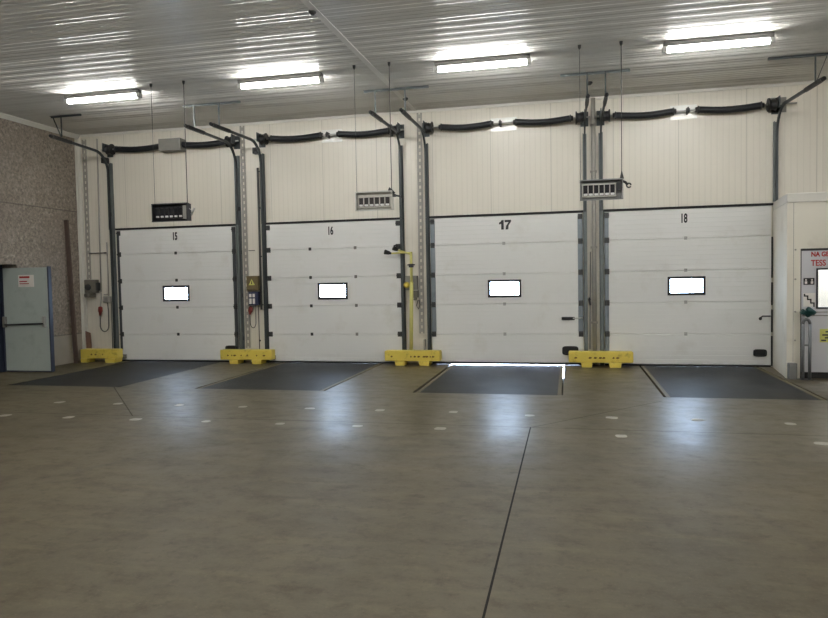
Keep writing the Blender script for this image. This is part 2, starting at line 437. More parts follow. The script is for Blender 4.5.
NUM = ['15', '16', '17', '18']
words = ['first', 'second', 'third', 'fourth']
WIN = [(-8.5, -7.87), (-4.98, -4.345), (-1.52, -.885), (1.75, 2.395)]
HING = [[-8.165], [-5.13, -4.17], [-1.205], [2.06]]
LAB = ['white sectional dock door numbered 15 nearest the left concrete wall', 'white sectional dock door numbered 16 with two columns of hinges',
       'white sectional dock door with bold black number 17 and daylight under it', 'white sectional dock door numbered 18 beside the cabin on the right']
for i, (l, r) in enumerate(DOORS):
    R = empty('door_%d' % (i+1), LAB[i], 'dock door', group='sectional dock doors', kind='structure', loc=((l+r)/2, 0, 0))
    z0 = .04 if i == 2 else .03
    zs = [z0, .588, 1.166, 1.744, 2.322, DH]
    gr = [k*.0826+.04 for k in range(35)]
    w0, w1 = WIN[i]; w0 += .026; w1 -= .026; wz0, wz1 = 1.318, 1.604
    for k in range(5):
        b = MB(); g = [z for z in gr]
        if k == 2:
            for (a, c, za, zb) in ((l, w0, zs[k], zs[k+1]), (w1, r, zs[k], zs[k+1])): b.prism(groove_prof(za, zb, groove_at=g), 'x', a, c)
            b.prism([(-.002, zs[k]), (-.029, zs[k]), (-.045, zs[k]+.009), (-.045, wz0), (-.002, wz0)], 'x', w0, w1)
            b.prism([(-.002, wz1), (-.045, wz1), (-.045, zs[k+1]-.009), (-.029, zs[k+1]), (-.002, zs[k+1])], 'x', w0, w1)
        else: b.prism(groove_prof(zs[k], zs[k+1], groove_at=g), 'x', l, r)
        b.build('panel', M['door'], R)
    b = MB()   # frame round the pane
    t = .026
    q = .02
    b.box(w0-t, w1+t, -.06, -.04, wz1-q, wz1+t); b.box(w0-t, w1+t, -.06, -.04, wz0-t, wz0+q)
    b.box(w0-t, w0+q, -.06, -.04, wz0, wz1); b.box(w1-q, w1+t, -.06, -.04, wz0, wz1)
    fr = b.build('window_frame', M['black'], R, bevel=.006)
    b = MB(); b.box(w0, w1, -.032, -.026, wz0, wz1); b.build('window_pane', M['glass'], fr)
    b = MB(); b.box(l-.03, r+.03, -.06, -.005, DH+.003, DH+.04); b.box(l-.03, r+.03, -.075, -.005, DH+.03, DH+.04); b.build('top_seal', M['rubber'], R)
    b = MB(); b.box(l, r, -.05, .0-.004, z0-.029 if i != 2 else .004, z0); b.build('bottom_seal', M['rubber'], R)
    for hx in HING[i]:
        for z in zs[1:5]:
            b = MB(); b.box(hx-.027, hx+.027, -.052, -.044, z-.03, z+.03); b.cyl((hx-.025, -.056, z), (hx+.025, -.056, z), .011, 10)
            for dz in (-.024, .024): b.cyl((hx, -.058, z+dz), (hx, -.05, z+dz), .008, 8)
            b.build('hinge', M['galv'] if i >= 2 else M['greybox'] if i == 1 and hx > -4.5 else M['bracket'], R)
    for side, ex in ((-1, l), (1, r)):
        if i == 3 and side == 1: continue
        for z in [zs[1], zs[2], zs[3], zs[4], DH-.07]:
            b = MB(); x0, x1 = (ex, ex+.085) if side < 0 else (ex-.085, ex)
            b.box(x0, x1, -.056, -.045, z-.05, z+.05); b.box((x0+x1)/2-.025, (x0+x1)/2+.025, -.085, -.05, z-.03, z+.03)
            b.cyl((x0, -.07, z), (x1, -.07, z), .012, 8)
            b.build('roller_bracket', M['bracket'], R)
        spec = {(0, -1): ('stile_dark', .05, .25), (0, 1): ('stile_dark', .07, .25), (2, -1): ('stile', .09, .53), (2, 1): ('stile', .09, .53), (3, -1): ('stile', .075, .06)}.get((i, side))
        if spec:
            for k in range(5):
                za, zb = max(zs[k]+.05, spec[2]), zs[k+1]-.05
                if zb-za < .1: continue
                b = MB(); x0, x1 = (ex+.002, ex+spec[1]) if side < 0 else (ex-spec[1], ex-.002)
                b.box(x0, x1, -.052, -.045, za, zb); b.box(x0, x0+.006, -.064, -.05, za, zb); b.box(x1-.006, x1, -.064, -.05, za, zb)
                b.build('end_stile', M[spec[0]], R)
    if i == 3:
        for za, zb in ((.02, .55), (.62, 1.02), (1.1, 1.5), (1.58, 2.3)):
            b = MB(); b.box(r+.001, r+.02, -.075, -.004, za, zb); b.build('side_seal', M['rubber'], R)
    # numbers
    nx = (-8.175, -4.685, -1.185, 2.03)[i]
    if i == 2:
        b = MB(); za, zb = 2.585, 2.765; sx = nx-.105
        b.prism([(sx+.04, za), (sx+.088, za), (sx+.088, zb), (sx+.05, zb), (sx+.03, zb-.03), (sx, zb-.045), (sx, zb-.082), (sx+.04, zb-.07)], 'y', -.049, -.0445)
        b.prism([(sx+.105, zb), (sx+.105, zb-.042), (sx+.18, zb-.042), (sx+.135, zb-.11), (sx+.122, za), (sx+.172, za), (sx+.182, zb-.1), (sx+.228, zb-.035), (sx+.228, zb)], 'y', -.049, -.0445)
        b.build('number', M['black'], R)
    else: text_mesh('number', NUM[i], .22, nx, -.047, 2.605, M['black'], R, width=.56, bold=.008)
    # handles
    if i in (0, 2, 3):
        hx, hz = ((-6.93, .29), (.015, .275), (3.3, .25))[[0, 2, 3].index(i)]
        b = MB(); sec = [(.5*math.copysign(abs(math.cos(a))**.45, math.cos(a)), .5*math.copysign(abs(math.sin(a))**.45, math.sin(a))) for a in [2*PI*k/24 for k in range(24)]]
        ww, hh = ((.27, .12), (.3, .17), (.22, .13))[[0, 2, 3].index(i)]
        outer = [(hx+p[0]*ww, hz+p[1]*hh) for p in sec]; inner = [(hx+p[0]*ww*.8, hz+p[1]*hh*.68) for p in sec]
        A = [b.bm.verts.new((p[0], -.045, p[1])) for p in outer]; B = [b.bm.verts.new((p[0], -.07, p[1])) for p in outer]
        C_ = [b.bm.verts.new((p[0], -.072, p[1])) for p in inner]; D_ = [b.bm.verts.new((p[0], -.05, p[1])) for p in inner]
        for P_, Q_ in ((A, B), (B, C_), (C_, D_)):
            for k in range(24): b.bm.faces.new((P_[k], P_[(k+1) % 24], Q_[(k+1) % 24], Q_[k]))
        b.bm.faces.new(D_)
        b.build('pocket_handle', M['black'], R)
    if i == 2:
        b = MB(); b.box(-.14, .1, -.07, -.045, .85, .91); b.box(-.1, .06, -.085, -.07, .865, .895); b.build('lock', M['black'], R, bevel=.006)
        b = MB(); b.cyl((.08, -.075, .885), (.28, -.075, .89), .01, 8); b.ball((.08, -.075, .885), .016); b.build('lock_bolt', M['galv'], R)
    if i == 3:
        b = MB(); b.tube([(3.3, -.05, .86), (3.3, -.09, .88), (3.33, -.1, .905), (3.46, -.09, .905)], .013, 8); b.ball((3.3, -.07, .86), .028, 1, .6, 1); b.build('latch', M['bracket'], R)
    if i < 2:
        bx = l+.07
        b = MB(); b.box(bx-.05, bx+.07, -.08, -.045, .06, .15); b.box(bx-.03, bx+.03, -.1, -.08, .08, .13); b.build('corner_bracket', M['greybox'], R)
    settle(R)

# ------------------------------------------------------------------ door tracks
TR = [(-9.69, -9.53, 'rail', .05), (-6.69, -6.70, 'rail', .045), (-6.13, -6.2, 'rail_dark', .042), (-3.195, -3.24, 'rail_dark', .035),
      (-2.69, -2.71, 'rail_dark', .04), (.305, .315, 'rail', .034), (.592, .6, 'rail', .036), (3.55, 3.67, 'rail', .04)]
TL = ['grey door track on the left edge of door 15', 'grey door track on the right edge of door 15', 'dark grey door track on the left edge of door 16', 'dark grey door track on the right edge of door 16',
      'dark grey door track on the left edge of door 17', 'grey door track on the right edge of door 17', 'grey door track on the left edge of door 18', 'grey door track above the cabin on the right edge of door 18']
def arc_path(x, xe, zv=4.08, zh=4.5, ye=-1.92):
    p = [(x, -.1, 2.86)]; rad = zh-zv
    for k in range(9):
        a = k/8*PI/2
        p.append((x, -.1-rad*(1-math.cos(a)), zv+rad*math.sin(a)))
    p.append((xe, ye, zh)); return p
for i, (x, xe, mt, hw) in enumerate(TR):
    R = empty('door_track', TL[i], 'door track', group='door tracks', loc=(x, -.05, 0 if i < 7 else 2.9))
    zb = 0 if i < 7 else 2.915
    b = MB()     # angle section fixed to the wall
    b.prism([(x-hw, -.002), (x+hw, -.002), (x+hw, -.012), (x-hw+.012, -.012), (x-hw+.012, -.09), (x-hw, -.09)] if i % 2 else [(x-hw, -.002), (x+hw, -.002), (x+hw, -.09), (x+hw-.012, -.09), (x+hw-.012, -.012), (x-hw, -.012)], 'z', zb, 4.3)
    b.build('wall_angle', M[mt], R)
    b = MB(); b.prism([(x-.022, -.03), (x-.022, -.1), (x+.022, -.1), (x+.022, -.03), (x+.014, -.03), (x+.014, -.09), (x-.014, -.09), (x-.014, -.03)], 'z', max(zb, .02), 2.86)
    if i < 7: b.build('vertical_track', M['rail_dark' if i in (0, 4) else mt], R)
    else: b.bm.free()
    b = MB(); pth = arc_path(x, xe); b.sweep(pth, [(-.016, -.024), (.016, -.024), (.016, .024), (-.016, .024)], smooth=False, up=(0, -1, 0)); b.build('curved_track', M['rail_dark'], R)
    d = (V(*pth[-1])-V(*pth[-2])).normalized(); e0 = V(*pth[-1])
    b = MB(); b.bar([e0-d*.6, e0-d*.02], .042, .062); b.bar([e0-d*.5, e0-d*.16], .056, .04); b.cyl(e0-d*.02, e0+d*.05, .032, 12); b.ball(e0+d*.05, .03); b.build('end_buffer', M['black'], R)
    for z in (.5, 1.4, 2.3, 3.2):
        if z > zb:
            b = MB(); b.box(x-hw*.7, x+hw*.7, -.03, -.012, z-.04, z+.04); b.cyl((x, -.012, z), (x, -.038, z), .012, 6); b.build('track_clip', M['bracket'], R)
    settle(R)

# ------------------------------------------------------------------ torsion shafts
SHL = ['black spring shaft with a grey centre box above door 15', 'black spring shaft above door 16', 'black spring shaft with a pale centre plate above door 17', 'black spring shaft above door 18 ending at a square plate']
SP = [((-9.42, -8.36), (-8.36, -7.86), (-7.86, -6.86)), ((-5.85, -4.82), (-4.83, -4.4), (-4.41, -3.42)), ((-2.35, -1.42), (-1.43, -.94), (-.93, .04)), ((.86, 1.83), (1.81, 2.26), (2.27, 3.27))]
for i in range(4):
    xa, xb = TR[2*i][0], TR[2*i+1][0]; zS, yS = 4.575, -.14
    (a0, a1), (p0, p1), (c0, c1) = SP[i]
    R = empty('torsion_shaft', SHL[i], 'spring shaft', group='torsion spring shafts', loc=((xa+xb)/2, -.05, zS))
    b = MB(); b.cyl((xa-.12 if i != 2 else xa-.03, yS, zS), (xb+(.3 if i == 3 else .1), yS, zS), .016, 12); b.build('shaft', M['galv'], R)
    for (s0, s1) in ((a0, a1), (c0, c1)):
        L = s1-s0; n = int(L/.017); path = []; sc = []
        for k in range(n*2+1):
            t = k/(n*2); sag = .035*math.sin(PI*t)
            path.append((s0+L*t, yS, zS-sag)); sc.append(1 if k % 2 == 0 else .84)
        b = MB(); b.tube(path, .062, 14, scale=sc); b.build('spring', M['spring'], R)
        for q, o_ in ((s0, -1), (s1, 1)):
            b = MB(); b.lathe((q, yS, zS), (q+o_*.06, yS, zS), [(0, .064), (.3, .07), (.35, .05), (1, .042)], 14); b.build('spring_cone', M['bracket'], R)
    b = MB()
    if i == 0:
        b.box(p0, p1, -.25, -.004, zS-.125, zS+.125); b.box(p0+.03, p1-.03, -.262, -.25, zS-.09, zS+.09); b.build('centre_box', M['greybox'], R, bevel=.008)
    else:
        b.box(p0, p1, -.012, -.003, zS-.125, zS+.125)
        for xx in (p0+.03, p1-.03):
            for zz in (zS-.1, zS+.1): b.cyl((xx, -.012, zz), (xx, -.022, zz), .012, 6)
        b.build('centre_plate', M['plate'], R)
        xm = (p0+p1)/2+(.05 if i == 3 else -.05)
        b = MB(); b.box(xm-.012, xm+.012, -.19, -.012, zS-.05, zS+.05); b.cyl((xm-.03, yS, zS), (xm+.03, yS, zS), .04, 14); b.build('centre_bearing', M['bracket'], R)
    for s, xe in ((1, xa), (-1, xb)):
        b = MB(); b.box(xe-.008, xe+.008, -.26, -.095, zS-.06, zS+.12); b.box(xe-.07, xe+.07, -.014, -.003, zS-.14, zS+.13); b.cyl((xe-.03, yS, zS), (xe+.03, yS, zS), .035, 14)
        b.box(xe-.05, xe+.05, -.1, -.013, zS+.02, zS+.1)
        b.build('bearing_plate', M['rail_dark'], R)
        q = xe+s*.03
        b = MB(); b.lathe((q, yS, zS), (q+s*.13, yS, zS), [(0, .11), (.08, .112), (.1, .085), (.3, .09), (.35, .082), (.5, .09), (.55, .082), (.8, .09), (.85, .115), (1, .115)], 22); b.build('cable_drum', M['black'], R)
    if i == 3:
        b = MB(); b.box(3.43, 3.72, -.014, -.003, 4.46, 4.72); b.build('wall_plate', M['greybox'], R)
    if i in (0, 1):
        b = MB(); xx = xa+(-.07 if i == 0 else -.1); b.box(xx-.05, xx+.05, -.16, -.02, zS-.28, zS-.16); b.cyl((xx, -.16, zS-.22), (xx, -.19, zS-.22), .03, 12); b.build('brake', M['black'], R)
    settle(R)

# ------------------------------------------------------------------ ceiling brackets that carry the track ends
CB = [(-9.78, -9.1, [-9.53], 'thin dark ceiling bar with hangers in the left corner'), (-6.93, -5.78, [-6.70, -6.2], 'thin ceiling bar with hangers between doors 15 and 16'),
      (-3.45, -2.3, [-3.24, -2.71], 'thin ceiling bar with hangers between doors 16 and 17'), (-.11, .98, [.315, .6], 'thin ceiling bar with hangers between doors 17 and 18'),
      (3.0, 4.3, [3.655], 'thin dark ceiling bar with a diagonal brace at the right edge')]
for i, (x0, x1, hs, lab) in enumerate(CB):
    R = empty('ceiling_bracket', lab, 'bracket', group='ceiling brackets for the door tracks', loc=((x0+x1)/2, -1.65, 4.94))
    b = MB(); b.prism([(-1.67, ZC-.006), (-1.63, ZC-.006), (-1.63, ZC-.04), (-1.637, ZC-.04), (-1.637, ZC-.012), (-1.67, ZC-.012)], 'x', x0, x1); b.build('ceiling_bar', M['rail_dark'] if i in (0, 4) else M['rail'], R)
    for h in hs:
        b = MB(); b.box(h-.012, h+.012, -1.665, -1.655, 4.545, ZC-.01); b.build('hanger', M['rail'] if i in (1, 2) else M['rail_dark'], R)
    if i == 4:
        b = MB(); b.bar([(3.68, -1.66, 4.56), (3.82, -1.66, 4.93)], .025, .008); b.build('brace', M['rail_dark'], R)
    if i == 0:
        b = MB(); b.bar([(-9.54, -1.66, 4.54), (-9.7, -1.68, 4.93)], .03, .008); b.build('brace', M['rail_dark'], R)
    settle(R)

# ------------------------------------------------------------------ ceiling lights
def light(x, y, label, group, L=1.43):
    R = empty('ceiling_light', label, 'ceiling light', group=group, loc=(x, y, ZC))
    b = MB(); b.prism([(y-.06, ZC-.012), (y+.06, ZC-.012), (y+.05, ZC-.075), (y-.05, ZC-.075)], 'x', x-L/2, x+L/2)
    for dx in (-.5, .5): b.box(x+dx-.05, x+dx+.05, y-.03, y+.03, ZC-.014, ZC+.002)
    b.build('housing', M['housing'], R)
    b = MB(); n = 14; b.sweep([(x-L/2+.05, y, ZC-.117), (x+L/2-.05, y, ZC-.117)], [(.04*math.cos(2*PI*k/n), .032*math.sin(2*PI*k/n)) for k in range(n)]); b.build('tube', M['tube'], R)
    for s in (-1, 1):
        b = MB(); b.box(x+s*(L/2-.05), x+s*(L/2+.015), y-.05, y+.05, ZC-.152, ZC-.07); b.build('end_cap', M['endcap'], R, bevel=.008)
    settle(R); return R
LX = [-7.74, -4.49, -1.245, 2.05]
LN = ['glowing tube light on the ceiling in front of door 15', 'glowing tube light on the ceiling in front of door 16', 'glowing tube light on the ceiling in front of door 17', 'glowing tube light on the ceiling in front of door 18']
first = None
for x, n in zip(LX, LN): first = light(x, -2.82, n, 'ceiling tube lights in front of the doors')
def copy_light(x, y):
    c = first.copy(); COL.objects.link(c); c.location = (x, y, ZC); c['label'] = 'unseen glowing tube light added on the ceiling to brighten the room'; c['group'] = 'added ceiling tube lights out of view'
    for ch in first.children:
        d = ch.copy(); COL.objects.link(d); d.parent = c
for y in (-7.6, -12.4, -17.2):  # rows of lights added out of view to brighten the foreground
    for x in (-7.74, -4.49, -1.245, 2.05, 5.3, 8.5): copy_light(x, y)

# ------------------------------------------------------------------ hanging heaters
def heater(x0, x1, z0, z1, style, label, wires):
    y = -3.02; W = x1-x0; hm, cm = {'dark': ('heat_dark', 'ceramic_dark'), 'pale': ('heat_pale', 'ceramic'), 'grey': ('heat_grey', 'ceramic_dark')}[style]
    R = empty('hanging_heater', label, 'heater', group='heaters hanging in front of the doors', loc=((x0+x1)/2, y, z0))
    b = MB()   # open-fronted sheet housing with turned edges
    t = .012
    b.box(x0, x1, y+.05, y+.062, z0, z1)
    b.prism([(y+.055, z1), (y-.07, z1+.012), (y-.07, z1-.002), (y+.055, z1-.014)], 'x', x0-.006, x1+.006)
    b.prism([(y+.055, z0), (y-.07, z0-.012), (y-.07, z0+.002), (y+.055, z0+.014)], 'x', x0-.006, x1+.006)
    b.box(x0-.004, x0+t, y-.065, y+.055, z0, z1); b.box(x1-t, x1+.004, y-.065, y+.055, z0, z1)
    b.build('housing', M[hm], R)
    n = 6; m = .035; xa, xb = x0+m, x1-(.1 if style != 'pale' else m); cw = (xb-xa)/n
    za, zb = z0+.055, z1-(.075 if style == 'pale' else .06)
    b = MB(); b.box(xa-.01, xb+.01, y-.03, y+.05, za-.014, za); b.box(xa-.01, xb+.01, y-.03, y+.05, zb, zb+.014)
    for k in range(n+1): b.box(xa+k*cw-.006, xa+k*cw+.006, y-.034, y+.05, za, zb)
    b.build('burner_frame', M['heat_pale' if style != 'dark' else 'heat_dark'], R)
    for k in range(n):
        b = MB(); cx = xa+(k+.5)*cw
        b.box(xa+k*cw+.008, xa+(k+1)*cw-.008, y-.012, y+.045, za+.002, zb-.002)
        for q in range(3): b.box(xa+k*cw+.012, xa+(k+1)*cw-.012, y-.018, y-.01, za+(zb-za)*(.22+q*.28)-.006, za+(zb-za)*(.22+q*.28)+.006)
        pl = b.build('ceramic_plaque', M[cm], R)
        b = MB(); b.box(cx-.026, cx+.026, y-.035, y-.01, za+.006, za+.036); b.build('clip', M['chrome'], pl, bevel=.005)
    b = MB()
    if style == 'pale':
        b.box(x1, x1+.05, y-.03, y+.03, z0+.19, z0+.23); b.cyl((x1+.05, y, z0+.21), (x1+.14, y, z0+.19), .014, 8); b.ball((x1+.14, y, z0+.19), .024); b.tube([(x1-.06, y, z1+.01), (x1-.04, y-.02, z1+.05), (x1-.01, y-.02, z1+.02), (x1+.03, y, z1-.03)], .018, 8)
    elif style == 'dark':
        b.box(x1-.085, x1-.02, y-.05, y+.04, z0+.03, z1-.03); b.tube([(x1, y, z0+.2), (x1+.04, y, z0+.17), (x1+.06, y, z0+.1), (x1+.03, y, z0+.07)], .006, 8); b.tube([(x1+.045, y, z0+.1), (x1+.065, y, z0+.15), (x1+.095, y, z0+.2)], .016, 8)
    else:
        b.box(x1-.085, x1-.02, y-.06, y+.04, z0+.12, z1-.04); b.tube([(x1, y, z1-.02), (x1+.04, y, z1-.04), (x1+.07, y, z1-.08)], .018, 8)
        b.tube([(x1+.085+.03*math.cos(a), y, z1-.085+.03*math.sin(a)) for a in [k*PI/6 for k in range(12)]], .01, 8)
    b.build('gas_valve', M['galv' if style == 'dark' else 'bracket'], R)
    for k, wx in enumerate(wires):
        b = MB(); b.cyl((wx, y, z1), (wx, y, ZC), .006 if k else .003, 6); b.lathe((wx, y, ZC-.06), (wx, y, ZC), [(0, .008), (.4, .02), (1, .024)], 10)
        if style == 'grey' and k == 1: b.lathe((wx, y, z1+.0), (wx, y, z1+.12), [(0, .012), (.15, .03), (.5, .02), (1, .006)], 10)
        b.build('hanging_wire', M['wire'], R)
    settle(R)
heater(-6.7, -6.06, 2.7, 2.975, 'dark', 'dark boxy heater hanging on wires in front of door 15', (-6.68, -6.085))
heater(-3.19, -2.615, 2.742, 3.012, 'pale', 'pale heater with six dark plaques hanging in front of door 16', (-3.185, -2.63))
heater(.17, .755, 2.757, 3.028, 'grey', 'grey metal heater with a hook, hanging between doors 17 and 18', (.175, .745))

# ------------------------------------------------------------------ dock levellers
DLL = ['dark steel dock leveller plate in the floor at door 15', 'dark steel dock leveller plate in the floor at door 16', 'dark steel dock leveller plate beside the daylight slot at door 17', 'dark steel dock leveller plate in the floor at door 18']
for i, (l, r) in enumerate(PITS):
    R = empty('dock_leveller', DLL[i], 'dock leveller', group='dock levellers in the floor', loc=((l+r)/2, PD/2, -.27))
    gl, gr_ = .03, (.03 if i != 2 else .0)
    if i == 0: gl = .012; gr_ = .012
    e = .055; dz = -.007 if i == 2 else 0
    if i == 1 or i == 2 or i == 3: gl = .038
    b = MB(); b.box(l+gl+e, r-gr_-e, PD+.02, -.01, -.045+dz, -.004+dz)
    b.box(l+gl+.25, l+gl+.33, PD+.1, -.1, -.14, -.042+dz); b.box(r-gr_-.33, r-gr_-.25, PD+.1, -.1, -.14, -.042+dz)
    b.build('deck', M['tread'], R)
    for a, c in ((l+gl, l+gl+e), (r-gr_-e, r-gr_)):
        b = MB(); b.box(a, c, PD+.02, -.01, -.05+dz, -.001+dz); b.build('edge_strip', M['edge' if i else 'tread'], R)
    b = MB(); b.box(l+.1, r-.1, PD+.004, PD+.018, -.2, -.002+dz); b.build('front_hinge', M['bracket'], R)
    b = MB(); b.box(l+gl+.27, l+gl+.31, -2.4, -.9, -.27, -.14); b.box(r-gr_-.31, r-gr_-.27, -2.4, -.9, -.27, -.14); b.build('lifting_frame', M['pit'], R)
    settle(R)

# ------------------------------------------------------------------ yellow column guards
GL = ['yellow steel wheel guard beside the leaning brown beam', 'yellow steel wheel guard between doors 15 and 16', 'yellow steel wheel guard carrying the yellow lamp pole', 'yellow steel wheel guard between doors 17 and 18']
GU = [(-10.36, -9.46), (-7.04, -5.91), (-3.52, -2.43), (-.01, 1.12)]
for i, (l, r) in enumerate(GU):
    y0, y1 = -.345, -.135
    R = empty('wheel_guard', GL[i], 'guard', group='yellow wheel guards', loc=((l+r)/2, -.22, 0))
    b = MB(); W = r-l
    b.box(l, r, y0, y1, .085, .285); b.build('beam', M['yellow'], R, bevel=.012)
    for f in ((.2, .36), (.64, .81)) if i else ((.03, .2), (.7, .95)):
        b = MB(); xa, xb = l+W*f[0], l+W*f[1]
        b.prism([(xa, 0), (xb, 0), (xb+.012, .084), (xa-.012, .084)], 'y', y0-.03, y1+.02); b.build('foot', M['yellow'], R, bevel=.006)
    b = MB(); rnd = random.Random(i+3)
    for k in range(8):
        if i == 0 and k > 2: break
        px = l+W*rnd.uniform(.08, .9); w = rnd.uniform(.02, .08)
        b.prism([(px, .165), (px+w*.5, .155), (px+w, .17), (px+w*.8, .188), (px+w*.3, .192)], 'y', y0-.0015, y0+.004)
    b.build('scuff', M['scuff'], R)
    for s in (l, r):
        b = MB(); b.box(s-.006 if s == l else s-.004, s+.004 if s == l else s+.006, y0+.02, y1-.02, .1, .27); b.build('end_plate', M['yellow'], R)
    settle(R)

# ------------------------------------------------------------------ yellow lamp pole
R = empty('dock_lamp', 'pale yellow pole with two arms and black lamp heads between doors 16 and 17', 'lamp', loc=(-2.98, -.225, .285))
px, py = -2.985, -.225
b = MB(); b.cyl((px-.03, py, .287), (px, py, 1.62), .036, 14); b.cyl((px, py, 1.62), (px, py, 2.2), .027, 14); b.box(px-.1, px+.04, py-.06, py+.06, .286, .296); b.build('pole', M['pale_yellow'], R)
b = MB(); b.box(px-.04, px+.04, py-.04, py+.04, 1.9, 1.97); b.cyl((px-.075, py, 1.95), (px+.075, py, 1.95), .014, 8); b.build('clamp', M['bracket'], R, bevel=.008)
def arm(base, end, tip):
    b = MB(); b.tube([base, ((base[0]+end[0])/2, (base[1]+end[1])/2, (base[2]+end[2])/2+.01), end], .018, 10); b.ball(base, .026); ar = b.build('arm', M['pale_yellow'], R)
    e = V(*end); t = V(*tip); b = MB()
    b.lathe(e, t, [(0, .02), (.2, .026), (.3, .036), (.8, .046), (.86, .05), (1, .04)], 14); b.build('lamp_head', M['black'], ar)
arm((px, py, 2.18), (-3.37, py-.03, 2.18), (-3.5, py-.08, 2.215))
arm((px, py, 2.15), (-3.26, py+.06, 2.24), (-3.35, py+.02, 2.295))
b = MB(); b.tube([(-3.26, py+.06, 2.24), (-3.32, py+.06, 2.28), (-3.33, py+.03, 2.33), (-3.27, py+.03, 2.35)], .014, 8); b.build('bracket', M['black'], R)
settle(R)

# ------------------------------------------------------------------ leaning beam and board
b = MB(); b.bar([(-10.345, -.5, .006), (-10.455, -.5, 3.07)], .085, .05, up=(0, -1, 0)); 
o = b.build('wooden_beam', M['wood'], bevel=.006, label='long dark brown beam leaning upright in the left corner', cat='beam')
b = MB(); b.prism([(-10.4, .002), (-10.27, .002), (-10.3, .62), (-10.42, .66)], 'y', -.09, -.065); b.build('wooden_board', M['board'], bevel=.003, label='short reddish board standing behind the left yellow guard', cat='board')

# ------------------------------------------------------------------ cable channels, pipes, boxes
def channel(x, z0, z1, label, w=.085, xt=None):
    xt = x if xt is None else xt
    b = MB(); n = int((z1-z0)/.13)
    def X(z): return x+(xt-x)*(z-z0)/(z1-z0)
    for s in (-1, 1): b.bar([(x+s*w*.42, -.02, z0), (xt+s*w*.42, -.02, z1)], .014, .03)
    for k in range(n):
        z = z0+(k+.5)*(z1-z0)/n; b.box(X(z)-w*.42, X(z)+w*.42, -.034, -.026, z-.036, z+.036)
    return b.build('cable_channel', M['pvc'], label=label, cat='cable channel', group='slotted cable channels')
channel(-10.32, 1.8, 4.85, 'slotted grey cable channel beside the white corner strip')
channel(-6.565, .3, 4.9, 'slotted grey cable channel between doors 15 and 16')
channel(-2.84, .6, 4.9, 'slotted grey cable channel between doors 16 and 17', xt=-2.815)
b = MB(); b.cyl((.46, -.055, .02), (.46, -.055, 4.93), .04, 16)
for z in (.8, 2.2, 3.6, 4.45): b.lathe((.46, -.055, z-.02), (.46, -.055, z+.02), [(0, .04), (.1, .047), (.9, .047), (1, .04)], 16); b.box(.40, .52, -.02, -.003, z-.02, z+.02)
b.build('pipe', M['pvc'], label='pale grey downpipe between doors 17 and 18', cat='pipe')
b = MB(); b.tube([(.395, -.012, 2.12), (.39, -.012, 1.5), (.385, -.012, 1.3), (.375, -.012, .3)], .008, 8); b.build('cable', M['conduit_dark'], label='thin dark cable hanging left of the grey downpipe', cat='cable')
b = MB(); b.tube([(.372, -.02, 1.26), (.368, -.05, 1.22), (.378, -.07, 1.17), (.385, -.06, 1.13)], .019, 10); b.ball((.372, -.055, 1.23), .026); b.build('hook_grip', M['black'], label='small black hook grip on the wall between doors 17 and 18', cat='hook')
b = MB(); b.cyl((-6.235, -.035, 1.1), (-6.235, -.035, 4.02), .022, 12)
for z in (1.2, 2.2, 3.2, 3.95): b.box(-6.265, -6.205, -.02, -.003, z-.015, z+.015)
b.build('conduit', M['conduit_dark'], label='dark upright conduit just left of door 16', cat='conduit')
b = MB(); b.cyl((-6.31, -.02, .02), (-6.31, -.02, 1.183), .009, 8); b.box(-6.5, -6.36, -.02, -.004, 2.32, 2.335); b.build('conduit', M['conduit_dark'], label='thin dark cable dropping below the navy box', cat='conduit')
# left corner conduits
b = MB(); b.cyl((-10.03, -.025, 1.52), (-9.99, -.025, 4.85), .016, 10); b.build('conduit', M['pvc'], label='tall pale conduit rising to the ceiling left of door 15', cat='conduit')
b = MB(); b.cyl((-10.26, -.06, 2.37), (-9.872, -.06, 2.37), .012, 8); b.box(-10.27, -10.24, -.06, -.003, 2.355, 2.385); b.box(-9.9, -9.87, -.06, -.003, 2.355, 2.385); b.build('conduit', M['conduit_dark'], label='short horizontal dark conduit above the grey switch box in the left corner', cat='conduit')
b = MB(); b.tube([(-9.84, -.03, 1.425), (-9.84, -.03, 2.6)], .014, 8); b.tube([(-9.96, -.03, 1.46), (-9.856, -.03, 1.46)], .013, 8); b.build('conduit', M['pvc'], label='pale conduit above the small socket box left of door 15', cat='conduit')
b = MB(); b.tube([(-9.79, -.03, .02), (-9.785, -.03, 1.3)], .009, 8); b.build('conduit', M['conduit_dark'], label='thin dark cable running to the floor left of door 15', cat='conduit')

